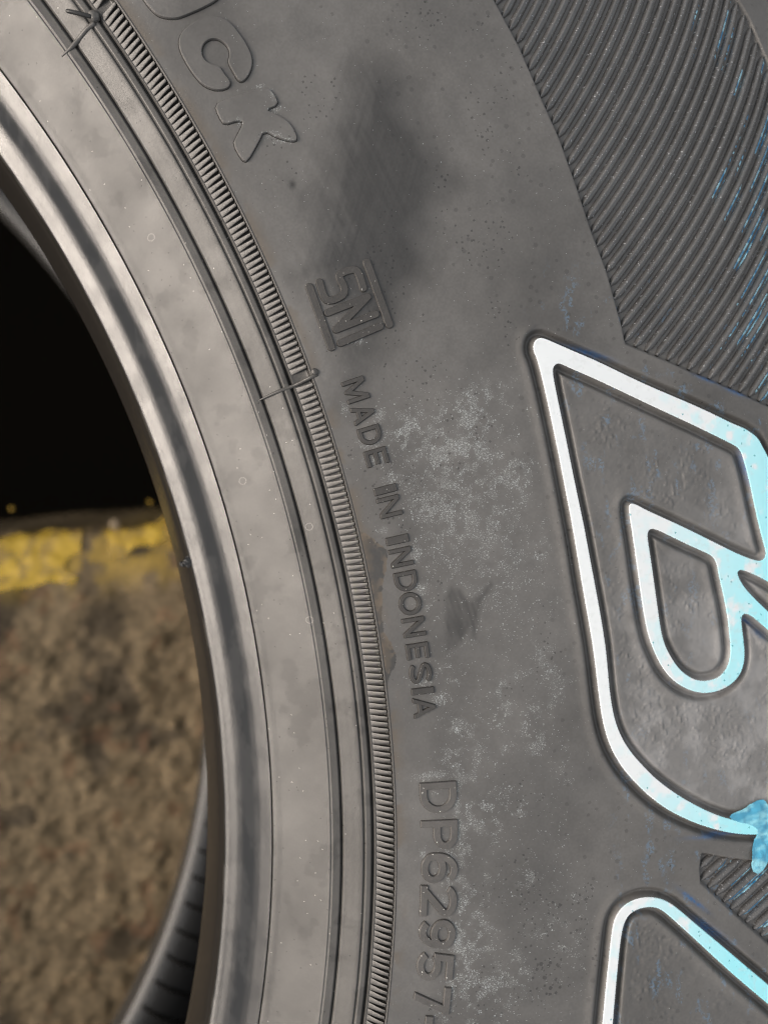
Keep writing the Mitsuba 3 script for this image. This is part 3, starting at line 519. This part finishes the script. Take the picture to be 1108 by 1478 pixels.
for rows, r0, r1, s, word in (([["M", 11.113, 10.242, 234.73, 238.23], ["A", 10.071, 9.34, 234.63, 238.22], ["D", 9.165, 8.469, 234.81, 238.21], ["E", 8.247, 7.618, 234.81, 238.31], ["I", 6.74, 6.467, 234.86, 238.35], ["N", 6.308, 5.519, 234.72, 238.19], ["I", 4.708, 4.416, 234.74, 238.38], ["N", 4.21, 3.492, 234.75, 238.28], ["D", 3.256, 2.489, 234.84, 238.31], ["O", 2.405, 1.515, 234.78, 238.6], ["N", 1.386, 0.635, 234.76, 238.17], ["E", 0.345, -0.27, 234.76, 238.37], ["S", -0.474, -1.255, 234.74, 238.61], ["I", -1.463, -1.699, 234.77, 238.44], ["A", -1.838, -2.673, 234.78, 238.43]], 234.78, 238.35, 0.60, 'MADE IN INDONESIA'), ([["D", -5.305, -6.528, 234.6, 240.56], ["P", -6.836, -7.981, 234.81, 240.52], ["6", -8.149, -9.348, 234.74, 240.72], ["2", -9.459, -10.685, 234.76, 240.65], ["9", -10.825, -11.965, 234.83, 240.77], ["5", -12.133, -13.269, 234.95, 241.01], ["7", -13.522, -14.572, 235.05, 241.21], ["-", -14.711, -15.235, 235.22, 241.5]], 234.85, 240.8, 1.08, 'DP62957')):
    for ch, t0, t1, _, _ in rows:
        w = abs(math.radians(t1 - t0)) * (r0 + r1) / 2; h = r1 - r0
        g = to_arc(glyph(ch, w, h, s), t0, t1, r0, r1, w, h)
        if ch != 'I': g = g.buffer(-0.05).buffer(0.05)
        foot_shade(g, 0.10)
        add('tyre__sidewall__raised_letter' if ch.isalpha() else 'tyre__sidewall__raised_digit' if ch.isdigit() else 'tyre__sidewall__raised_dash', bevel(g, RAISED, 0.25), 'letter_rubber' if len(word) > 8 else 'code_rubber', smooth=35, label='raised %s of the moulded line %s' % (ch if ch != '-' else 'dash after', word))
SNI = {"barA": [[227.39, 60.98], [229.55, 51.13]], "barB": [[236.95, 63.68], [239.2, 53.52]], "S": [[229.07, 61.51], [229.48, 58.77], [230.46, 58.33], [232.21, 58.83], [232.85, 59.45], [232.81, 60.57], [232.2, 61.89], [232.63, 62.53], [234.88, 62.95], [235.49, 62.1], [235.85, 59.72]], "N": [[229.74, 56.59], [236.35, 58.26], [230.67, 53.78], [237.24, 55.4]], "I": [[231.07, 51.57], [237.68, 53.38]]}
for n, k in (('bar', 'barA'), ('bar', 'barB'), ('letter', 'S'), ('letter', 'N'), ('letter', 'I')):
    p = np.array(SNI[k])
    if k == 'S': p = chaikin(p, 2, False)
    g = LineString(p).buffer(0.60 if n == 'bar' else 0.56)
    add('tyre__sidewall__raised_' + n, bevel(g, RAISED, 0.25), 'letter_rubber', smooth=35, label='raised bar beside the framed SNI mark' if n == 'bar' else 'raised letter %s of the framed SNI mark' % k)
for n, k in (('O', Polygon(chaikin([[207.82, 108.54], [208.17, 107.36], [208.78, 106.15], [209.88, 104.62], [211.11, 103.97], [212.94, 103.7], [214.6, 104.12], [216.84, 104.81], [219.12, 105.68], [220.05, 106.58], [220.41, 108.11], [219.78, 110.23], [218.27, 112.67], [216.62, 114.08], [214.84, 114.61], [212.39, 114.19], [209.82, 112.89], [208.38, 111.27], [207.81, 109.81]], 2), [chaikin([[212.97, 108.39], [213.95, 107.79], [215.19, 108.06], [216.13, 109.0], [216.03, 110.17], [215.11, 111.14], [213.78, 111.13], [212.74, 110.33], [212.49, 109.21]], 2)])), ('C', Polygon(chaikin([[218.79, 103.46], [220.56, 102.64], [221.89, 100.68], [222.95, 98.61], [223.48, 96.59], [222.95, 94.79], [221.66, 93.39], [220.87, 93.55], [220.37, 94.79], [219.63, 96.58], [220.13, 97.45], [220.15, 98.36], [219.67, 99.33], [218.7, 100.08], [217.52, 100.27], [216.35, 99.66], [215.77, 98.42], [216.11, 97.08], [217.21, 96.31], [218.26, 96.12], [218.86, 94.69], [219.65, 93.55], [219.27, 92.8], [218.28, 92.51], [216.95, 92.67], [215.45, 93.5], [214.33, 95.07], [213.5, 96.73], [212.73, 98.76], [212.64, 100.33], [213.28, 101.55], [214.64, 102.56], [216.35, 103.3], [217.73, 103.5]], 2))), ('K', Polygon(chaikin([[216.76, 90.45], [218.6, 91.03], [221.41, 91.64], [225.04, 92.28], [226.08, 90.89], [226.49, 89.38], [224.28, 88.82], [226.06, 87.83], [227.55, 86.73], [228.43, 85.16], [228.65, 83.79], [227.94, 83.6], [225.84, 84.36], [223.71, 85.8], [222.49, 83.93], [220.48, 81.36], [219.72, 81.72], [218.71, 84.25], [219.42, 85.36], [220.84, 87.33], [220.03, 87.74], [217.79, 87.29], [217.16, 88.56]], 1)))):
    foot_shade(k.buffer(0), 0.17)
    add('tyre__sidewall__raised_letter', bevel(k.buffer(0), [(0.07, -0.12), (0.05, 0.18), (0.0, 0.46), (-0.06, 0.50), (-0.25, 0.50)], 0.35), 'sidewall_rubber', smooth=35, label='broad flat raised letter %s with dusty edges' % n)

# ------------------------------------------------------------------ mould vent ridges, rubber hair, torn nub
for pts, rad in (([[194.63, 102.05], [196.11, 102.74], [197.68, 103.85], [199.22, 104.81], [200.55, 105.36]], 0.38), ([[217.22, 44.59], [220.36, 45.46], [223.19, 46.11], [225.56, 46.81], [226.82, 47.18]], 0.32)):
    c = spline(on_tyre(pts, 0.02), 26); rr_ = rad * np.clip(np.linspace(0.35, 2.2, 26), 0, 1)
    add('tyre__rim_face__vent_ridge', tube(c, rr_, 10), 'face_rubber', smooth=True, label='thin moulded ridge crossing the rim face lines')
def lump(c, rad, flat, seed, amp=0.25):
    s = trimesh.creation.icosphere(subdivisions=3, radius=1.0); v = s.vertices * (1 + amp * (meshkit.fbm(s.vertices * 1.7 + seed, 3, seed) - 0.5) * 2)[:, None]
    v = v * rad * np.array([1, 1, flat]) + np.asarray(c)
    return tri(v, s.faces)
for c, rd in (([[200.52, 106.28]], 0.95), ([[226.43, 47.57]], 0.62)):
    add('tyre__rim_face__vent_stub', lump(on_tyre(c, 0.15)[0], rd, 0.75, 3), 'face_rubber', smooth=True)
hp = on_tyre([[200.16, 106.06], [199.02, 106.37], [196.58, 107.28]]); hp[:, 2] += [0.6, 1.0, 1.5]
add('tyre__vent_hair', tube(spline(hp, 14), np.r_[0.36, np.full(11, 0.34), 0.32, 0.26], 10), 'black_rubber', smooth=True, label='black rubber moulding hair sticking out from its stub')
nb = on_tyre([[201.88, 19.23]], 0.3)[0]
add('tyre__torn_nub', trimesh.util.concatenate([lump(nb, 0.85, 0.8, 7, 0.7), lump(nb + [-0.9, -0.1, -0.1], 0.5, 0.8, 12, 0.8), lump(nb + [0.2, 0.8, 0.0], 0.4, 0.8, 15, 0.8)]), 'black_rubber', smooth=30, label='small torn black rubber nub on the bead edge')

# ------------------------------------------------------------------ rest of the carcass: tread, lining, far sidewall
MIR = -144.0
def mir(p): p = np.asarray(p, float)[::-1].copy(); p[:, 1] = MIR - p[:, 1]; return p
sh = np.array([[346.0, float(H(346.0))], [352, -4.2], [358, -11], [362.5, -19], [365.5, -28]])
tr = [(366.5, -36)]
for c in (-46, -64, -80, -98): tr += [(367.6, c + 5), (367.6, c + 4), (360.0, c + 3), (360.0, c - 3), (367.6, c - 4)]
tr = np.array(tr + [(366.5, -108)])
v, f = revolve(*np.vstack([sh, tr, mir(sh)]).T, np.linspace(0, 2 * np.pi, 360, endpoint=False), True)
add('tyre__tread', tri(v, f), 'letter_rubber', smooth=30)
half = np.array([[201.6, -24], [203.2, -25.6], [206, -26.2], [212, -24.5], [224, -15], [240, -6.5], [262, 0], [290, 1.5], [318, -3.5], [338, -17], [350, -36], [355, -58]])
c = spline(np.vstack([half, mir(half)]), 120)
v, f = revolve(c[:, 0], c[:, 1], np.linspace(0, 2 * np.pi, 540, endpoint=False), True)
add('tyre__inner_lining', tri(v, f), 'liner_rubber', smooth=True, label='smooth dark inner lining of the tyre')
far = mir(np.vstack([prof[prof[:, 0] < 203.8], np.column_stack([rr[::4][rr[::4] < 211.3] if False else np.arange(203.9, 211.3, 0.5), heel(np.arange(203.9, 211.3, 0.5))]), [[211.4, 0.0], [217, 3.9], [221, 6.8], [227, 8.8]], np.column_stack([np.arange(231, 347, 3.0), H(np.arange(231, 347, 3.0))])]))
v, f = revolve(far[:, 0], far[:, 1], np.linspace(0, 2 * np.pi, 540, endpoint=False), True)
add('tyre__far_sidewall', tri(v, f), 'far_rubber', smooth=True, label='far bead and sidewall resting on the pavement')
FARC = c[c[:, 1] < -72][::-1]
fz = PchipInterpolator(FARC[:, 0][np.r_[True, np.diff(FARC[:, 0]) > 1e-6]], FARC[:, 1][np.r_[True, np.diff(FARC[:, 0]) > 1e-6]])
def lining_rib(th):
    rs = np.linspace(204.0, 292, 30); V = []
    for r in rs:
        t = th - 0.0011 * (r - 204)
        for w, z in ((-0.6, -0.2), (-0.34, 0.5), (0.34, 0.5), (0.6, -0.2)):
            u = t + w / r; V.append((r * math.cos(u), r * math.sin(u), float(fz(r)) + z))
    return tri(V, np.vstack([grid_faces(len(rs), 4), [[0, 1, 2], [0, 2, 3]]]))
for k in range(-24, 8):
    add('tyre__inner_lining__rib', lining_rib(math.radians(k * 2.27 - 1.0)), 'seat_rubber', smooth=30)
labels['tyre'] = {'label': 'dusty black car tyre lying flat with white outlined lettering on its sidewall', 'category': 'tyre'}

# ------------------------------------------------------------------ loose bits
fl = Polygon(chaikin([[286.2, -37.34], [289.88, -36.68], [293.36, -35.71], [294.32, -36.93], [294.91, -38.82], [297.53, -40.44], [296.53, -47.79], [293.84, -46.64], [291.23, -49.28], [289.45, -47.96], [290.65, -43.23], [292.03, -41.3], [290.29, -39.77], [287.65, -38.79]], 1)).buffer(0)
def crumple(q):
    r = np.hypot(q[:, 0], q[:, 1]); return H(r) + 0.60 + 0.8 * (meshkit.fbm(np.column_stack([q * 0.55, r * 0]), 3, 2) - 0.35)
fx = fl.buffer(-0.05); gx, gy = np.meshgrid(np.arange(fx.bounds[0], fx.bounds[2], 0.3), np.arange(fx.bounds[1], fx.bounds[3], 0.3))
tv, tf = trimesh.creation.triangulate_polygon(fx, engine='earcut')
m_ = trimesh.Trimesh(np.column_stack([tv, np.zeros(len(tv))]), tf, process=True)
for _ in range(5): m_ = m_.subdivide_to_size(0.45, max_iter=12) if False else trimesh.Trimesh(*trimesh.remesh.subdivide_to_size(m_.vertices, m_.faces, 0.5, max_iter=20))
m_.merge_vertices(); tvv = np.array(m_.vertices); top_ = np.column_stack([tvv[:, :2], crumple(tvv[:, :2])]); n_ = len(top_)
bot_ = top_ - [0, 0, 0.12]; bd = [tuple(e) for e in m_.edges[trimesh.grouping.group_rows(m_.edges_sorted, require_count=1)]]
ff = [m_.faces, m_.faces[:, ::-1] + n_] + [np.array([[a, b + n_, b], [a, a + n_, b + n_]])[:, ::-1] for a, b in bd]
add('film_scrap', tri(np.vstack([top_, bot_]), np.vstack(ff)), 'blue_film', smooth=40, label='crumpled blue film scrap stuck across the white letter outline', cat='film scrap')
pb = np.array([[176.87, 25.04], [142.39, 35.32], [188.3, 30.95], [163.63, 96.5]])
add('pebble', lump([*pb[0], GZ + 1.6], 2.0, 0.8, 21), 'pebble_stone', smooth=True, label='small pale pebble on the yellow painted edge', cat='pebble')
for q, lb in ((pb[1], 'curled yellow leaf crumb on the drain ledge at the far left'), (pb[2], 'curled yellow leaf crumb on the drain ledge beside the tyre bead')):
    add('leaf_crumb', lump([*q, GZ - 13.2], 0.85, 0.5, 31, 0.6), 'dry_leaf', smooth=True, label=lb, cat='leaf crumb')
